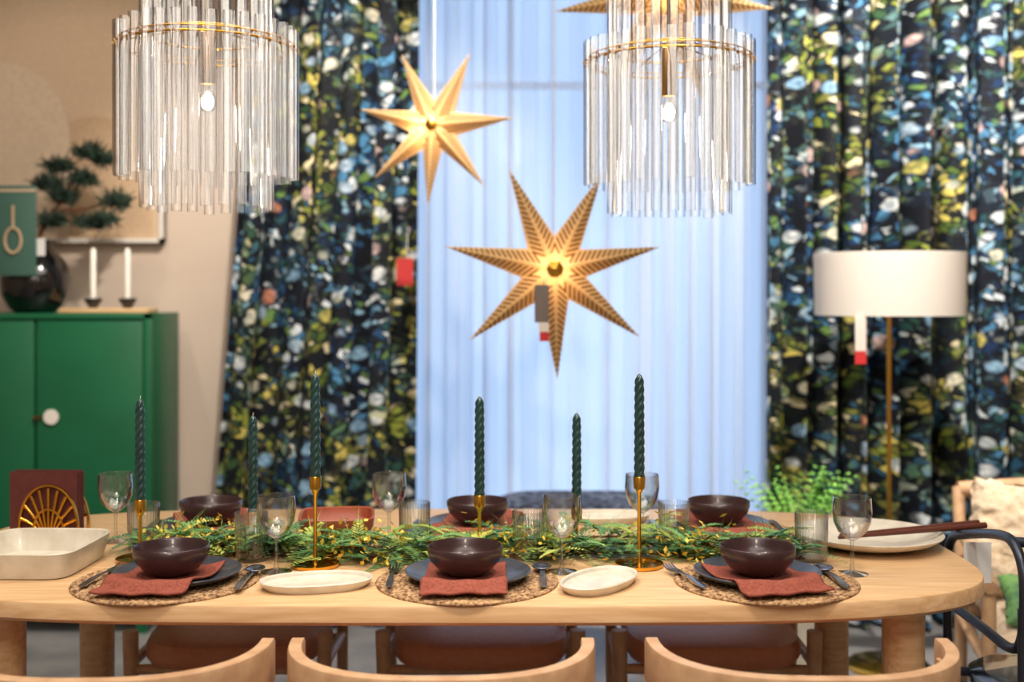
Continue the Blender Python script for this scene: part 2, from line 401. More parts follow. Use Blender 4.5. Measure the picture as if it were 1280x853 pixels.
def bowlcandle():
    return group('candle_in_black_bowl',[lathe('bowl',[(0,0),(.018,0),(.02,.006),(.035,.03),(.036,.04),(.03,.032),(0,.02)],M['black'],32),
      lathe('candle',[(0,.02),(.012,.02),(.012,.235),(.006,.245),(0,.247)],M['cwhite'],20)])
box('serving_board',-1.83,-1.47,4.68,4.82,cz,cz+.02,M['oak'],.004)
b1=bowlcandle(); b1.location=(-1.715,4.75,cz+.02)
b2=copyg(b1); b2.location=(-1.574,4.75,cz+.02)
ax0,ax1,az0,az1=-2.75,-1.505,1.58,2.85
def arch(name,cx,zb,w,h,y,mat):
    v=[];n=24
    pts=[(cx+w/2,zb)]+[(cx+w/2*math.cos(pi*i/n),zb+h-w/2+w/2*math.sin(pi*i/n)) for i in range(n+1)]+[(cx-w/2,zb)]
    v=[(p[0],y,p[1]) for p in pts]+[(p[0],y+.004,p[1]) for p in pts]; m=len(pts)
    f=[tuple(range(m)),tuple(range(2*m-1,m-1,-1))]+[(i,(i+1)%m,(i+1)%m+m,i+m) for i in range(m)]
    return fixn(mk(name,v,f,mat,False))
fw=.018
group('framed_picture',[box('backing',ax0,ax1,5.02,5.045,az0,az1,M['tan2']),
  box('frame_b',ax0,ax1,5.0,5.045,az0,az0+fw,M['white']),box('frame_t',ax0,ax1,5.0,5.045,az1-fw,az1,M['white']),
  box('frame_l',ax0,ax0+fw,5.0,5.045,az0,az1,M['white']),box('frame_r',ax1-fw,ax1,5.0,5.045,az0,az1,M['white']),
  arch('arch_low',-1.80,az0+fw,.5,.53,5.013,M['tan']),arch('arch_high',-2.22,az0+fw,.62,.76,5.008,pmat('art_beige',srgb(216,194,168),.9,scale=60))])

# ---------------------------------------------------------------- table
a_,b_=1.185,.512
tc_=(-.148,2.76)
top=slab('top',[(a_-.03,b_-.03,TZ-.046),(a_-.008,b_-.008,TZ-.042),(a_,b_,TZ-.034),(a_,b_,TZ-.006),(a_-.002,b_-.002,TZ-.002),(a_-.008,b_-.008,TZ)],160,M['oak'],4)
tp=[top]
for x in (.84-tc_[0],-1.09-tc_[0]):
    for y in (-.27,.29):
        tp.append(lathe('leg',[(0,0),(.036,0),(.043,.3),(.045,TZ-.05),(0,TZ-.05)],M['oak'],32,loc=(x,y,0)))
group('dining_table',tp,(tc_[0],tc_[1],0))

# ---------------------------------------------------------------- chairs (facing +y)
def dining_chair():
    parts=[]
    v=[];f=[];n=40
    sec=[(-.5,-.42),(-.42,-.5),(.42,-.5),(.5,-.42),(.5,.42),(.42,.5),(-.42,.5),(-.5,.42)]
    m=len(sec)
    P=[]
    for i in range(n+1):
        t=pi*i/n
        c=math.cos(t); s=math.sin(t)
        P.append(Vector((-.268*math.copysign(abs(c)**.8,c),-.03-.225*abs(s)**.85,0)))
    for i in range(n+1):
        T=(P[min(i+1,n)]-P[max(i-1,0)]).normalized(); N=Vector((T.y,-T.x,0))
        k=math.sin(pi*i/n)
        h=.08+.025*k; th=.026+.004*k
        zc=.716-h/2
        for (q,w) in sec:
            lean=-.06*k*(w*h)
            v.append(P[i]+N*(q*th)+Vector((0,lean,zc+w*h)))
    for i in range(n):
        for j in range(m):
            k2=(j+1)%m; f.append((i*m+j,i*m+k2,(i+1)*m+k2,(i+1)*m+j))
    f.append(tuple(range(m))); f.append(tuple(n*m+j for j in range(m)))
    bk=mk('backrest',v,f,M['oakchair']); fixn(bk); 
    for p in bk.data.polygons:p.use_smooth=True
    sharp(bk,35); parts.append(bk)
    for sx in (-1,1):
        parts.append(tubeo('rear_leg',[(sx*.25,-.11,0),(sx*.254,-.09,.45),(sx*.260,-.075,.69)],[.015,.017],M['oakchair'],14))
        parts.append(tubeo('front_leg',[(sx*.24,.20,0),(sx*.25,.19,.49)],[.014,.02],M['oakchair'],14))
        parts.append(tubeo('side_rail',[(sx*.252,-.09,.40),(sx*.25,.19,.40)],.013,M['oakchair'],10))
    parts.append(tubeo('front_rail',[(-.25,.19,.39),(.25,.19,.39)],.013,M['oakchair'],10))
    parts.append(tubeo('rear_rail',[(-.255,-.09,.39),(.255,-.09,.39)],.013,M['oakchair'],10))
    seat=slab('seat',[(.20,.19,.40),(.222,.212,.405),(.230,.222,.42),(.230,.222,.445),(.222,.214,.462),(.20,.19,.47),(.12,.11,.474)],64,M['leather'],3.4)
    seat.location=(0,.035,0); parts.append(seat)
    return group('dining_chair',parts)
c0=dining_chair()
c0.location=(-.128,2.18,0)
for (x,y,r) in ((-.72,2.17,.03),(.527,2.18,-.01),(-.73,3.17,pi),(-.085,3.17,pi+.02),(.53,3.17,pi-.02)):
    g=copyg(c0); g.location=(x,y,0); g.rotation_euler=(0,0,r)

# ---------------------------------------------------------------- place settings
def placemat():
    R=.190; nr=72; na=180; v=[(0,0,.005)];f=[];ringw=R/12
    for i in range(1,nr+1):
        r=R*i/nr; q=(r/ringw)%1
        ring=int(r/ringw-1e-6)
        for j in range(na):
            a=2*pi*j/na
            tw=math.sin(a*(ring*5+12)+ (1 if ring%2 else -1)*q*3)
            z=.0035+.004*abs(math.sin(pi*r/ringw))*(.6+.4*tw)
            rr=r+(.0022*tw if i>=nr-3 else 0)
            v.append((rr*math.cos(a),rr*math.sin(a),z))
    for j in range(na): f.append((0,1+j,1+(j+1)%na))
    for i in range(nr-1):
        for j in range(na):
            k=(j+1)%na; f.append((1+i*na+j,1+(i+1)*na+j,1+(i+1)*na+k,1+i*na+k))
    b=len(v)
    for j in range(na):
        a=2*pi*j/na; v.append((R*math.cos(a),R*math.sin(a),0))
    for j in range(na):
        k=(j+1)%na; f.append((1+(nr-1)*na+j,b+j,b+k,1+(nr-1)*na+k))
    f.append(tuple(b+j for j in range(na))[::-1])
    return mk('woven_placemat',v,f,M['weave'])
def napkin(seed,W=.165,y0=-.165,y1=.07,sk=0):
    rnd=random.Random(seed); nx,ny=26,40; v=[];f=[]
    def h(r):
        if r<.085: return .010
        if r<.128: return .010+(r-.085)/.043*.014
        if r<.136: return .024
        if r<.16: 
            t=(r-.136)/.024; return .024-(.0165)*(t*t*(3-2*t))
        return .0075
    p1=rnd.uniform(0,6)
    for i in range(ny+1):
        for j in range(nx+1):
            s=j/nx-.5; t=i/ny
            y=y0+(y1-y0)*t+.005*math.sin(s*5+p1)
            x=s*(W*(1-.04*t))+sk*(-.03-y if y<-.03 else 0)
            r=math.hypot(x,y)
            z=h(r)+.001+.0014*(1+math.sin(s*17+p1))*(1-t)
            v.append((x,y,z))
    n=nx+1
    for i in range(ny):
        for j in range(nx): f.append((i*n+j,i*n+j+1,(i+1)*n+j+1,(i+1)*n+j))
    ob=mk('napkin',v,f,M['napkin'])
    md=ob.modifiers.new('s','SOLIDIFY'); md.thickness=.0045; md.offset=1
    return ob
def fork():
    v=[];f=[]
    prof=[(0,.0062),(.03,.0068),(.08,.0047),(.11,.0036),(.125,.0048),(.135,.0105),(.150,.0125)]
    for (y,w) in prof:
        z=.004+.006*math.sin(min(y/.15,1)*pi)*.8
        v+= [(-w,y,z),(w,y,z),(w,y,z+.002),(-w,y,z+.002)]
    for i in range(len(prof)-1):
        a=i*4
        for j in range(4): f.append((a+j,a+(j+1)%4,a+4+(j+1)%4,a+4+j))
    f.append((0,1,2,3)); e=(len(prof)-1)*4; f.append((e,e+1,e+2,e+3))
    for k in range(4):
        xc=-.0100+k*.00667
        b=len(v)
        for (y,w,z) in ((.149,.0024,.004),(.17,.0021,.0035),(.195,.0012,.008)):
            v+=[(xc-w,y,z),(xc+w,y,z),(xc+w,y,z+.002),(xc-w,y,z+.002)]
        for i in range(2):
            a=b+i*4
            for j in range(4): f.append((a+j,a+(j+1)%4,a+4+(j+1)%4,a+4+j))
        f.append((b,b+1,b+2,b+3)); f.append((b+8,b+9,b+10,b+11))
    ob=mk('fork',v,f,M['steel'],False); fixn(ob); return ob
def spoon():
    v=[];f=[]
    prof=[(0,.0062),(.03,.0068),(.08,.0047),(.12,.0036),(.132,.005)]
    for (y,w) in prof:
        z=.004+.005*math.sin(min(y/.14,1)*pi)
        v+= [(-w,y,z),(w,y,z),(w,y,z+.0022),(-w,y,z+.0022)]
    for i in range(len(prof)-1):
        a=i*4
        for j in range(4): f.append((a+j,a+(j+1)%4,a+4+(j+1)%4,a+4+j))
    f.append((0,1,2,3))
    b=len(v); nr=6; na=24; cy=.155
    for i in range(nr+1):
        q=i/nr
        for j in range(na):
            a=2*pi*j/na; x=.0215*q*math.cos(a)*(1-.12*math.sin(a)); y=cy+.030*q*math.sin(a)
            v.append((x,y,.002+.009*q*q))
    for i in range(nr):
        for j in range(na):
            k=(j+1)%na; f.append((b+i*na+j,b+i*na+k,b+(i+1)*na+k,b+(i+1)*na+j))
    ob=mk('spoon',v,f,M['steel']); md=ob.modifiers.new('s','SOLIDIFY'); md.thickness=.0012; sharp(ob,60)
    return ob
def bowl():
    return lathe('bowl',[(0,.0),(.036,.0),(.039,.004),(.058,.014),(.072,.030),(.0775,.046),(.0775,.058),(.0755,.060),(.073,.056),(.071,.044),(.062,.026),(.045,.014),(.0,.010)],M['bowl'],64)
def plate():
    return lathe('dinner_plate',[(0,0),(.075,0),(.085,.002),(.118,.010),(.131,.018),(.132,.020),(.129,.0215),(.112,.013),(.088,.007),(0,.006)],M['plate'],80)
protos={'mat':placemat(),'plate':plate(),'bowl':bowl(),'fork':fork(),'spoon':spoon()}
used={}
def place(key,loc,rot=(0,0,0)):
    if key not in used: o=protos[key]; used[key]=1
    else: o=copyo(protos[key])
    o.location=loc; o.rotation_euler=rot; return o
MT=TZ+.0072
for i,(mx,my,bx,nrot,W,sk) in enumerate([(-.724,2.43,-.705,-.06,.185,-.15),(-.094,2.43,-.097,.0,.172,0),(.531,2.43,.508,.20,.185,.1)]):
    place('mat',(mx,my,TZ)); place('plate',(bx+.005,my-.003,MT)); place('bowl',(bx,my-.03,MT+.0175))
    nk=napkin(i,W=W,y0=-.163,sk=sk); nk.location=(bx-.004+(.005 if i==1 else 0),my-.003,MT-.001); nk.rotation_euler=(0,0,nrot)
place('fork',(-.872,2.345,MT),(0,0,-.12)); place('fork',(-.249,2.345,MT),(0,0,.03)); place('fork',(.388,2.335,MT),(0,0,.26))
place('spoon',(-.552,2.325,MT),(0,0,-.02)); place('spoon',(.064,2.345,MT),(0,0,.0)); place('spoon',(.674,2.335,MT),(0,0,.05))
for i,(bx) in enumerate((-.76,-.087,.522)):
    my=2.95
    place('mat',(bx,my,TZ)); place('plate',(bx,my,MT)); place('bowl',(bx,my-.02,MT+.0175))
    nk=napkin(i+5,W=.19,y0=-.155,y1=.150); nk.location=(bx,my,MT-.001); nk.rotation_euler=(0,0,pi+(.3,-.2,.2)[i])
    place('fork',(bx+.155,my+.09,MT),(0,0,pi)); place('spoon',(bx-.158,my+.09,MT),(0,0,pi))

# ---------------------------------------------------------------- glasses
def wineglass():
    pr=[(0,.0),(.033,.0),(.034,.0015),(.02,.004),(.006,.008),(.0038,.02),(.0035,.06),(.0048,.072),(.015,.078),(.030,.092),(.039,.112),(.042,.135),(.040,.166),(.039,.1665),(.0385,.165),(.0405,.135),(.0375,.113),(.028,.094),(.013,.081),(0,.078)]
    return lathe('wine_glass',pr,M['glass'],48)
def tumbler():
    pr=[(0,0),(.032,0),(.0345,.003),(.035,.01),(.037,.108),(.0365,.1095),(.0355,.108),(.0335,.012),(.031,.009),(0,.009)]
    return lathe('ribbed_tumbler',pr,M['glass'],120,rib=.018,ribn=30)
protos['wine']=wineglass(); protos['tumb']=tumbler()
for (x,y) in ((-.512,2.52),(.108,2.52),(.733,2.50),(-.967,2.83),(-.300,2.83),(.316,2.82)): place('wine',(x,y,TZ))
for (x,y) in ((-.591,2.63),(.038,2.65),(.679,2.63),(-.872,2.745),(-.232,2.76),(.385,2.76)): place('tumb',(x,y,TZ))

# ---------------------------------------------------------------- candles + holders
def taper():
    v=[];f=[];n=90;seg=28;H=.245
    for i in range(n+1):
        t=i/n; r=.0112*(1-.12*t)
        if t>.9: r*=max(.12,math.sqrt(max(0,1-((t-.9)/.1)**2)))
        if t<.05: r=.009+(r-.009)*t/.05
        for j in range(seg):
            a=2*pi*j/seg; rr=r*(1+.11*math.cos(4*(a-t*20))) 
            v.append((rr*math.cos(a),rr*math.sin(a),H*t))
    for i in range(n):
        for j in range(seg):
            k=(j+1)%seg; f.append((i*seg+j,i*seg+k,(i+1)*seg+k,(i+1)*seg+j))
    f.append(tuple(range(seg))[::-1]); f.append(tuple(n*seg+j for j in range(seg)))
    o=mk('candle',v,f,M['candle']); o.data.name='twisted_candle'; return o
cand=taper()
first=True
def holder(h,x,y):
    global first
    pr=[(0,0),(.050,0),(.053,.003),(.0535,.009),(.0515,.009),(.05,.005),(.02,.0045),(.007,.007),(.0045,.014),(.004,h-.04),(.0065,h-.036),(.008,h-.030),(.0125,h-.027),(.0135,h-.002),(.0125,h),(.0105,h),(.010,h-.02),(0,h-.022)]
    b=lathe('brass_holder',pr,M['brass'],48)
    if first: c=cand; first=False
    else: c=copyo(cand,'candle')
    c.location=(0,0,h-.018)
    w=tubeo('wick',[(0,0,h-.018+.243),(.001,0,h-.018+.252)],.0008,M['cwhite'],6)
    return group('candlestick',[b,c,w],(x,y,TZ))
for h,x,y in ((.14,-.84,2.62),(.09,-.612,2.74),(.20,-.436,2.57),(.14,-.075,2.68),(.09,.156,2.80),(.20,.282,2.57)): holder(h,x,y)

# ---------------------------------------------------------------- dishes
def dish(name,a,b,h,mat,exp,loc,rot,th=.006,flare=.88):
    o=slab(name,[(a*flare*.96,b*flare*.96,0),(a*flare,b*flare,.003),(a*.97,b*.97,h*.6),(a,b,h-.002),(a-.002,b-.002,h),(a-th,b-th,h-.002),(a*.97-th,b*.97-th,h*.6),(a*flare-th,b*flare-th,.009),(a*flare*.8,b*flare*.8,.006)],96,mat,exp)
    o.location=loc; o.rotation_euler=(0,0,rot); return o
dish('oval_dish',.116,.066,.020,M['cream'],2.2,(-.402,2.385,TZ),.22)
dish('oval_dish',.112,.064,.020,M['cream'],2.2,(.180,2.395,TZ),.98)
dish('oval_dish',.118,.066,.022,M['cream'],2.2,(.25,3.08,TZ),.1)
dish('baking_dish',.130,.140,.058,M['cream'],6,(-1.055,2.57,TZ),-.03,.007,.9)
dish('square_bowl',.092,.092,.066,M['terra'],5,(-.43,2.85,TZ),.12,.007,.7)
lathe('serving_plate',[(0,0),(.09,0),(.10,.002),(.155,.018),(.174,.030),(.175,.033),(.171,.034),(.15,.024),(.10,.009),(0,.007)],M['cream'],96).location=(.855,2.79,TZ)
group('serving_chopsticks',[tubeo('stick_1',[(.76,2.70,.787),(1.135,2.78,.800)],[.004,.0075],M['rosewood'],10),tubeo('stick_2',[(.77,2.725,.787),(1.13,2.81,.800)],[.004,.0075],M['rosewood'],10)])
nh=[]
for i in range(9):
    o=box('paper_napkin',-.085,.085,-.022+i*.005,-.019+i*.005,.004,.160+.003*math.sin(i*2),M['napbrown']); o.rotation_euler=(0,0,.01*math.sin(i*3)); nh.append(o)
def fan(y,ox=.018):
    ps=[]
    for k in range(-4,5):
        a=k*.33
        tip=Vector((ox+.072*math.sin(a)*1.0,y,.012+.112*max(0,math.cos(a))**.8))
        base=Vector((ox+k*.004,y,.010))
        ps.append(tubeo('ray',[base,(base+tip)/2+Vector((0,0,.006)),tip],[.003,.005],M['brass'],6))
    for q in (1,.5):
        ps.append(tubeo('arc',[(ox+.074*q*math.sin(a)*1.0,y,.012+.118*q*math.cos(a)**.8 if math.cos(a)>0 else .012) for a in [-pi/2+i*pi/16 for i in range(17)]],.0045,M['brass'],6))
    return ps
nh+=fan(-.032)+fan(.032)
nh.append(box('base',-.066,.09,-.036,.036,0,.004,M['brass'],.001))
g=group('napkin_holder',nh,(-1.162,2.90,TZ)); g.rotation_euler=(0,0,-.05)

# ---------------------------------------------------------------- garland
gv=[];gf=[];hv=[];hf=[];yv=[];yf=[]
rg=random.Random(11)
def leaf(V,F,o,d,l,w,nrm):
    s=d.cross(nrm)
    if s.length<1e-4: s=d.orthogonal()
    s.normalize(); i=len(V)
    V.extend([o,o+d*l*.5+s*w,o+d*l,o+d*l*.5-s*w]); F.append((i,i+1,i+2,i+3))
def frond(o,ang,l,el,V,F,lw=.0048,ll=.025,n=13):
    d=Vector((math.cos(ang)*math.cos(el),math.sin(ang)*math.cos(el),math.sin(el)))
    side=Vector((-math.sin(ang),math.cos(ang),0))
    for i in range(n):
        t=(i+1)/n; p=o+d*l*t+Vector((0,0,-.35*l*t*t)); p.z=max(p.z,TZ+.003)
        s=ll*(1-.75*t)+.003
        for sg in (-1,1):
            dd=(side*sg+d*.7+Vector((0,0,rg.uniform(-.15,.15)))).normalized()
            leaf(V,F,p,dd,s,lw*(1-.4*t),Vector((0,0,1)))
    leaf(V,F,o,d,l*.98,.0009,Vector((0,0,1)))
gx0,gx1=-.86,.66
for i in range(600):
    x=rg.uniform(gx0,gx1); yc=2.68+.03*math.sin(x*7)
    y=yc+rg.gauss(0,.045)
    A,B=(gv,gf) if rg.random()<.66 else (hv,hf)
    frond(Vector((x,y,TZ+.006+rg.uniform(0,.030))),rg.choice([0,pi])+rg.gauss(0,.85),rg.uniform(.07,.14),rg.uniform(.0,.75),A,B)
for i in range(1700):
    x=rg.uniform(gx0,gx1); yc=2.66+.03*math.sin(x*7); y=yc+rg.gauss(0,.05)
    if math.sin(x*17+1)+rg.uniform(-1,1)<-.2: continue
    o=Vector((x,y,TZ+.010+abs(rg.gauss(0,.032))))
    d=Vector((rg.gauss(0,1),rg.gauss(0,1),rg.gauss(0,.6)+.3)).normalized()
    leaf(yv,yf,o,d,rg.uniform(.012,.022),.0052,Vector((rg.random(),rg.random(),1)))
gp=[tubeo('stem',[(gx0+i*.152,2.65+.03*math.sin((gx0+i*.152)*7)+k*.03,TZ+.012+k*.020) for i in range(11)],.0030,M['bark'],8) for k in (-.2,.6,1.2)]
group('fern_garland',[mk('fronds',gv,gf,M['leaf'],False),mk('herb_sprigs',hv,hf,M['leaf2'],False),mk('blossoms',yv,yf,M['leafy'],False)]+gp)

# ---------------------------------------------------------------- stars
def star(name,R,angs,loc,tilt=(0,0,0),cord=True,energy=2.5,bulb=(0,0)):
    v=[];f=[];uv=[]
    d=.17*R; rn_=.30*R; n=len(angs)
    angs=sorted(angs)
    def addtri(c,t,nn,ang):
        i=len(v); v.extend([c,t,nn]); f.append((i,i+1,i+2))
        for p in (c,t,nn):
            al=p.x*math.cos(ang)+p.z*math.sin(ang); pe=-p.x*math.sin(ang)+p.z*math.cos(ang)
            uv.append((pe/R,al/R))
    for side in (-1,1):
        c=Vector((0,side*d,0))
        for k in range(n):
            a=math.radians(angs[k]); an=math.radians(angs[(k+1)%n]+(360 if k==n-1 else 0)); ap=math.radians(angs[k-1]-(360 if k==0 else 0))
            T=Vector((R*math.cos(a),0,R*math.sin(a)))
            N1=Vector((rn_*math.cos((a+an)/2),side*.01,rn_*math.sin((a+an)/2)))
            N0=Vector((rn_*math.cos((a+ap)/2),side*.01,rn_*math.sin((a+ap)/2)))
            addtri(c,T,N1,a); addtri(c,T,N0,a)
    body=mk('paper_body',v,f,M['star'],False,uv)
    hub=lathe('hub',[(0,0),(R*.075,0),(R*.075,.006),(R*.03,.012),(0,.014)],M['brass'],24); hub.rotation_euler=(pi/2,0,0); hub.location=(0,-d+.008,0)
    e=group(name,[body,hub],loc); e.rotation_euler=tilt
    if cord:
        cd=tubeo('cord',[(0,0,R*.25),(0,0,ZC-loc[2])],.002,M['white'],6); cd.parent=e
    ld=bpy.data.lights.new('star_bulb','POINT'); ld.energy=energy; ld.color=(1,.76,.48); ld.shadow_soft_size=.02
    lo=bpy.data.objects.new('star_bulb',ld); C.objects.link(lo); lo.parent=e; lo.location=(bulb[0],0,bulb[1])
    return e
star('paper_star',.362,[12,63,114,168,-140,-88,-38],(.136,3.80,1.436),(0,.0,.05),energy=.9)
star('paper_star',.285,[4,63,115,166,219,265,310],(-.274,4.10,1.95),(0,0,-.2),energy=1.1,bulb=(-.05,-.01))
star('paper_star',.375,[189,240,291,-6,46,97,142],(.511,3.90,2.36),(0,0,.05),energy=.8)
group('star_tag',[box('tag_grey',.072,.118,3.700,3.704,1.265,1.385,M['grey']),box('tag_white',.085,.118,3.699,3.700,1.235,1.265,M['tag']),box('tag_red',.088,.118,3.700,3.704,1.205,1.24,M['red']),tubeo('string',[(.1,3.702,1.38),(.12,3.74,1.42)],.001,M['white'],6)])

# ---------------------------------------------------------------- chandeliers
def chandelier(loc,seed):
    rnd=random.Random(seed); parts=[]
    def tubes(R,n,z0,z1,rt,name):
        v=[];f=[];seg=16
        for i in range(n):
            a=2*pi*(i+.3)/n; cx,cy=R*math.cos(a),R*math.sin(a); dz=rnd.uniform(-.004,.004)
            b=len(v)
            for z in (z0+dz,z1+dz):
                for j in range(seg):
                    q=2*pi*j/seg; v.append((cx+rt*math.cos(q),cy+rt*math.sin(q),z))
            for j in range(seg):
                k=(j+1)%seg; f.append((b+j,b+k,b+seg+k,b+seg+j))
            for zi,off in ((z0+dz,0),(z1+dz,seg)):
                bb=len(v)
                for j in range(seg):
                    q=2*pi*j/seg; v.append((cx+(rt-.003)*math.cos(q),cy+(rt-.003)*math.sin(q),zi))
                for j in range(seg):
                    k=(j+1)%seg; f.append((b+off+j,b+off+k,bb+k,bb+j))
        return mk(name,v,f,M['tube'])
    parts.append(tubes(.197,33,0.07,.42,.0125,'outer_glass_tubes'))
    parts.append(tubes(.140,22,0.0,.52,.0125,'inner_glass_tubes'))
    def ring(R,z,r=.0022): return tubeo('ring',[(R*math.cos(2*pi*i/48),R*math.sin(2*pi*i/48),z) for i in range(48)],r,M['brass'],8,closed=True,smooth=False)
    parts+= [ring(.197,.372,.0030),ring(.140,.40,.0030),ring(.197,.384,.0020)]
    for k in range(4):
        a=k*pi/2+.4
        parts.append(tubeo('spoke',[(0,0,.42),(.1*math.cos(a),.1*math.sin(a),.40),(.197*math.cos(a),.197*math.sin(a),.374)],.002,M['brassd'],6))
    v=[];f=[]
    for R,n,z in ((.197,33,.372),(.140,22,.40)):
        for i in range(n):
            a=2*pi*(i+.3)/n; cx,cy=R*math.cos(a),R*math.sin(a); b=len(v)
            for (rr,zz) in ((-.014,-.003),(.014,-.003),(.014,.003),(-.014,.003)):
                v.append((cx+rr*math.cos(a),cy+rr*math.sin(a),z+zz))
            f.append((b,b+1,b+2,b+3))
    parts.append(mk('hooks',v,f,M['brassd'],False))
    parts.append(lathe('socket',[(0,.29),(.017,.29),(.018,.295),(.018,.40),(.012,.41),(.006,.43),(0,.43)],M['brassd'],24))
    parts.append(tubeo('rod',[(0,0,.42),(0,0,.62)],.005,M['brassd'],10))
    parts.append(tubeo('cord',[(0,0,.62),(0,0,ZC-loc[2]-.03)],.003,M['white'],8))
    parts.append(lathe('canopy',[(0,ZC-loc[2]-.04),(.05,ZC-loc[2]-.035),(.06,ZC-loc[2]),(0,ZC-loc[2])],M['brassd'],32))
    parts.append(lathe('bulb',[(0,.225),(.014,.229),(.021,.243),(.021,.256),(.013,.275),(.011,.292),(0,.292)],M['glass'],24))
    parts.append(tubeo('filament',[(0,0,.232),(.004,0,.245),(-.003,0,.256),(.003,0,.27)],.0055,M['bulb'],8))
    e=group('glass_tube_chandelier',parts,loc)
    ld=bpy.data.lights.new('chandelier_light','POINT'); ld.energy=6; ld.color=(1,.78,.52); ld.shadow_soft_size=.02
    lo=bpy.data.objects.new('chandelier_light',ld); C.objects.link(lo); lo.parent=e; lo.location=(0,0,.25)
    return e
chandelier((-.706,2.69,1.551),1)
chandelier((.384,2.84,1.549),2)

# ---------------------------------------------------------------- floor lamp
shade=transl('lamp_shade_fabric',srgb(242,236,228),.3,0)[0]
lp=[lathe('shade',[(.262,1.28),(.265,1.504),(.262,1.504),(.259,1.283),(.262,1.28)],shade,64),
    tubeo('pole',[(0,0,.02),(0,0,1.40)],.008,M['brass'],14),
    lathe('base',[(0,0),(.15,0),(.152,.01),(.14,.022),(.02,.026),(0,.03)],M['brass'],48)]
for k in range(3):
    a=k*2*pi/3; lp.append(tubeo('spider',[(0,0,1.46),(.26*math.cos(a),.26*math.sin(a),1.46)],.002,M['brass'],6))
lp.append(tubeo('finial',[(0,0,1.38),(0,0,1.47)],.008,M['brass'],8))
lp.append(box('tag_strip',-.185,-.147,-.212,-.209,1.16,1.29,M['tag'])); lp.append(box('tag_red',-.185,-.147,-.212,-.209,1.115,1.16,M['red']))
group('floor_lamp',lp,(1.365,4.2,0))

# ---------------------------------------------------------------- right: black tube chair
T=M['blacktube']
loopL=[(0,.42,.44),(0,.43,.66),(0,.40,.755),(0,.30,.79),(0,.10,.83),(0,.02,.82),(0,-.02,.76),(0,-.01,.64),(0,.05,.60),(0,.2,.60),(0,.41,.60)]
ch=[]
for x in (0,.52):
    ch.append(tubeo('arm_loop',[(x,p[1],p[2]) for p in loopL],.011,T,12))
    ch.append(tubeo('front_leg',[(x,.42,0),(x,.42,.46)],.011,T,12)); ch.append(tubeo('rear_leg',[(x,-.06,0),(x,-.02,.4),(x,-.015,.70)],.011,T,12))
    ch.append(tubeo('side_rail',[(x,-.02,.42),(x,.42,.43)],.011,T,12))
ch.append(tubeo('back_top',[(0,.05,.826),(.08,-.04,.84),(.26,-.08,.845),(.44,-.04,.84),(.52,.05,.826)],.011,T,12))
ch.append(tubeo('back_mid',[(0,-.015,.64),(.26,-.06,.66),(.52,-.015,.64)],.009,T,12))
ch.append(tubeo('front_rail',[(0,.42,.43),(.52,.42,.43)],.011,T,12))
s_=slab('seat',[(.24,.22,.43),(.25,.23,.44),(.25,.23,.465),(.23,.21,.48)],64,M['black'],4); s_.location=(.26,.2,0); ch.append(s_)
ch.append(box('label',-.012,.052,.285,.287,.68,.775,M['paper'])) 
group('black_metal_armchair',ch,(1.060,2.42,0),rot=-.02)

# lounge chair with cushions
lc=[]
O=M['oakchair']
for x in (0,.66):
    lc.append(tubeo('arm',[(x,-.36,.53),(x,-.1,.56),(x,.25,.56)],.02,O,12)); lc.append(tubeo('front_leg',[(x,-.33,0),(x,-.33,.54)],.02,O,12))
    lc.append(tubeo('rear_leg',[(x,.30,0),(x,.28,.4),(x,.36,.70)],.02,O,12)); lc.append(tubeo('side_rail',[(x,-.33,.30),(x,.30,.28)],.018,O,10))
lc.append(tubeo('top_rail',[(0,.36,.69),(.33,.40,.71),(.66,.36,.69)],.028,O,12)); lc.append(tubeo('front_rail',[(0,-.33,.30),(.66,-.33,.30)],.018,O,10)); lc.append(tubeo('rear_rail',[(0,.29,.3),(.66,.29,.3)],.018,O,10))
def cushion(name,a,b,h,mat,seed=1,fuzz=.006):
    rr=random.Random(seed); n=30; v=[];f=[]
    for sd in (1,-1):
        for i in range(n+1):
            for j in range(n+1):
                x=2*i/n-1;y=2*j/n-1
                e=max(0,(1-abs(x)**3))*max(0,(1-abs(y)**3)); z=sd*h*e**.45
                k=1-.06*(1-abs(x*y)) if max(abs(x),abs(y))>.9 else 1
                v.append((a*x*k+rr.uniform(-1,1)*fuzz,b*y*k+rr.uniform(-1,1)*fuzz,z+(rr.uniform(-1,1)*fuzz if e>0 else 0)))
    m=n+1
    for s in (0,1):
        for i in range(n):
            for j in range(n):
                q=(s*m*m+i*m+j,s*m*m+i*m+j+1,s*m*m+(i+1)*m+j+1,s*m*m+(i+1)*m+j); f.append(q if s else q[::-1])
    o=mk(name,v,f,mat); bm=bmesh.new(); bm.from_mesh(o.data); bmesh.ops.remove_doubles(bm,verts=bm.verts,dist=.002); bm.to_mesh(o.data); bm.free()
    for p in o.data.polygons:p.use_smooth=True
    return o
sc=cushion('seat_cushion',.32,.33,.07,M['wool'],1,.002); sc.location=(.33,-.02,.37); lc.append(sc)
bc=cushion('back_cushion',.30,.19,.06,M['wool'],2,.002); bc.location=(.33,.26,.52); bc.rotation_euler=(pi/2-.2,0,0); lc.append(bc)
pc=cushion('fluffy_cushion',.24,.18,.075,M['wool'],3,.007); pc.location=(.22,.02,.575); pc.rotation_euler=(pi/2-.35,.15,-.1); lc.append(pc)
gc=cushion('leaf_print_cushion',.15,.10,.045,M['leaf'],4,.003); gc.location=(.20,-.22,.455); gc.rotation_euler=(.5,.1,.05); lc.append(gc)
group('lounge_armchair',lc,(1.43,3.60,0),rot=-.25)

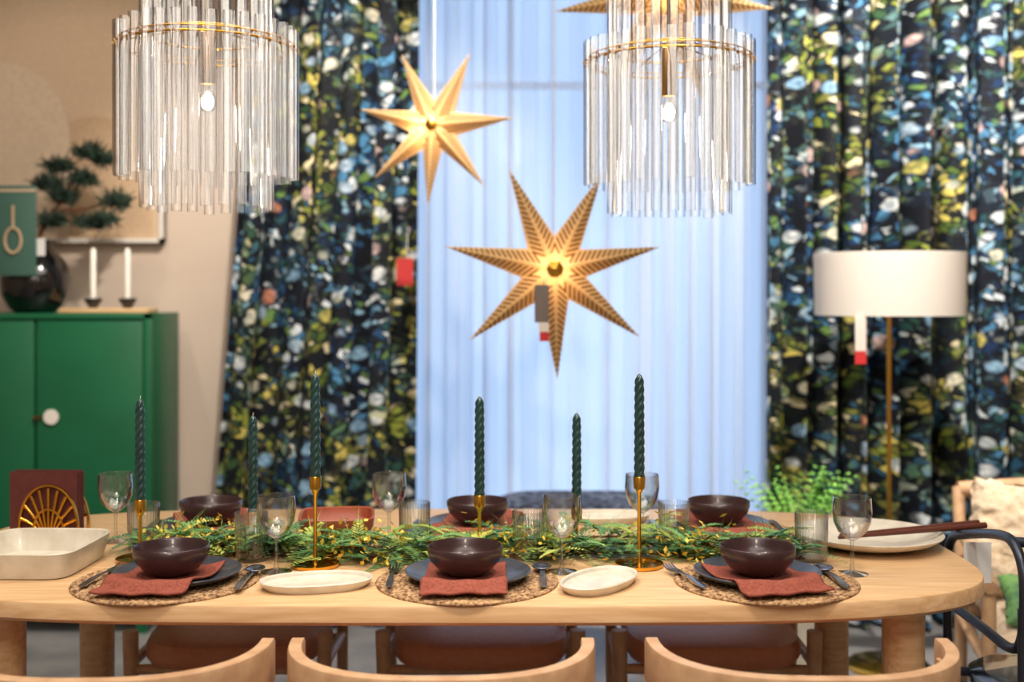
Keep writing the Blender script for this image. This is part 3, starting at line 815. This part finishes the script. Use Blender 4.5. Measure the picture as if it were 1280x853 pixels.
fv2=[];ff2=[]
def frond2(o,ang,l,el):
    d=Vector((math.cos(ang)*math.cos(el),math.sin(ang)*math.cos(el),math.sin(el))); side=Vector((-math.sin(ang),math.cos(ang),0))
    for i in range(14):
        t=(i+1)/14; p=o+d*l*t+Vector((math.cos(ang),math.sin(ang),-1.0))*.15*l*t*t; s=.045*(1-.7*t)+.006
        for sg in (-1,1): leaf(fv2,ff2,p,(side*sg+d*.5).normalized(),s,.009,Vector((0,0,1)))
for i in range(60): frond2(Vector((0,0,.33)),rg.uniform(0,2*pi),rg.uniform(.34,.48),rg.uniform(1.2,1.56))
group('potted_fern',[mk('fronds',fv2,ff2,M['fernb'],False),lathe('pot',[(0,0),(.10,0),(.13,.30),(.14,.34),(.125,.34),(.115,.30),(0,.30)],M['cream'],40)],(1.02,4.12,0))
ot=[slab('seat',[(.30,.20,.33),(.33,.23,.36),(.33,.23,.54),(.31,.21,.59),(.25,.16,.61)],64,pmat('fabric_navy',srgb(40,46,66),.9,col2=srgb(120,130,150),scale=40,spec=.1,detail=2),4)]
for x in (-.24,.24):
    for y in (-.14,.14): ot.append(tubeo('leg',[(x,y,0),(x,y,.34)],.02,O,10))
group('upholstered_stool',ot,(.24,4.25,0))

# ---------------------------------------------------------------- lights
def area(name,loc,rot,sx,sy,e,col,spread=pi):
    l=bpy.data.lights.new(name,'AREA'); l.shape='RECTANGLE'; l.size=sx; l.size_y=sy; l.energy=e; l.color=col; l.spread=spread
    o=bpy.data.objects.new(name,l); o.location=loc; o.rotation_euler=rot; C.objects.link(o); return o
area('ceiling_light',(-.1,2.4,3.25),(0,0,0),2.6,1.8,64,(1,.92,.82))
area('ceiling_light',(0,-.4,3.25),(0,0,0),3.0,1.4,60,(1,.93,.85))
def spot(loc,tgt,e,ang,col=(1,.88,.75),size=.06):
    l=bpy.data.lights.new('ceiling_or_fill_spot','SPOT'); l.energy=e; l.spot_size=ang; l.spot_blend=.6; l.color=col; l.shadow_soft_size=size
    o=bpy.data.objects.new('ceiling_or_fill_spot',l); o.location=loc; C.objects.link(o)
    o.rotation_euler=(Vector(tgt)-Vector(loc)).to_track_quat('-Z','Y').to_euler(); return o
spot((-.5,3.2,3.2),(-.8,4.75,1.4),260,1.1,(1,.91,.80),.03)
spot((1.2,3.2,3.2),(1.8,4.75,1.3),450,1.4,(1,.92,.82),.03)
spot((-1.9,3.4,3.2),(-1.9,4.9,1.6),45,1.2)
spot((-.9,1.3,3.2),(-.6,2.6,.75),115,.9,size=.1)
spot((.7,1.3,3.2),(.5,2.6,.75),115,.9,size=.1)
spot((0,-1.2,2.9),(0,3.2,.7),110,1.0,size=.25)  # unseen fill spot added behind the camera to brighten seats under the table
w=bpy.data.worlds.new('World'); S.world=w; w.use_nodes=True
bg=w.node_tree.nodes['Background']; bg.inputs[0].default_value=(.42,.61,.90,1); bg.inputs[1].default_value=1.6
po=area('window_portal',((wx0+wx1)/2,WY+.13,(wz0+wz1)/2),(-pi/2,0,0),wx1-wx0,wz1-wz0,1,(1,1,1))
po.data.cycles.is_portal=True

# ---------------------------------------------------------------- camera
cd=bpy.data.cameras.new('camera'); cam=bpy.data.objects.new('camera',cd); C.objects.link(cam)
cam.location=(0,0,1.35); cam.rotation_euler=(pi/2,0,0)
cd.sensor_width=36; cd.lens=36*1450/1280; cd.shift_y=-(426.5-370)/1280
cd.dof.use_dof=True; cd.dof.focus_distance=2.44; cd.dof.aperture_fstop=1.9
S.camera=cam
S.view_settings.view_transform='Standard'
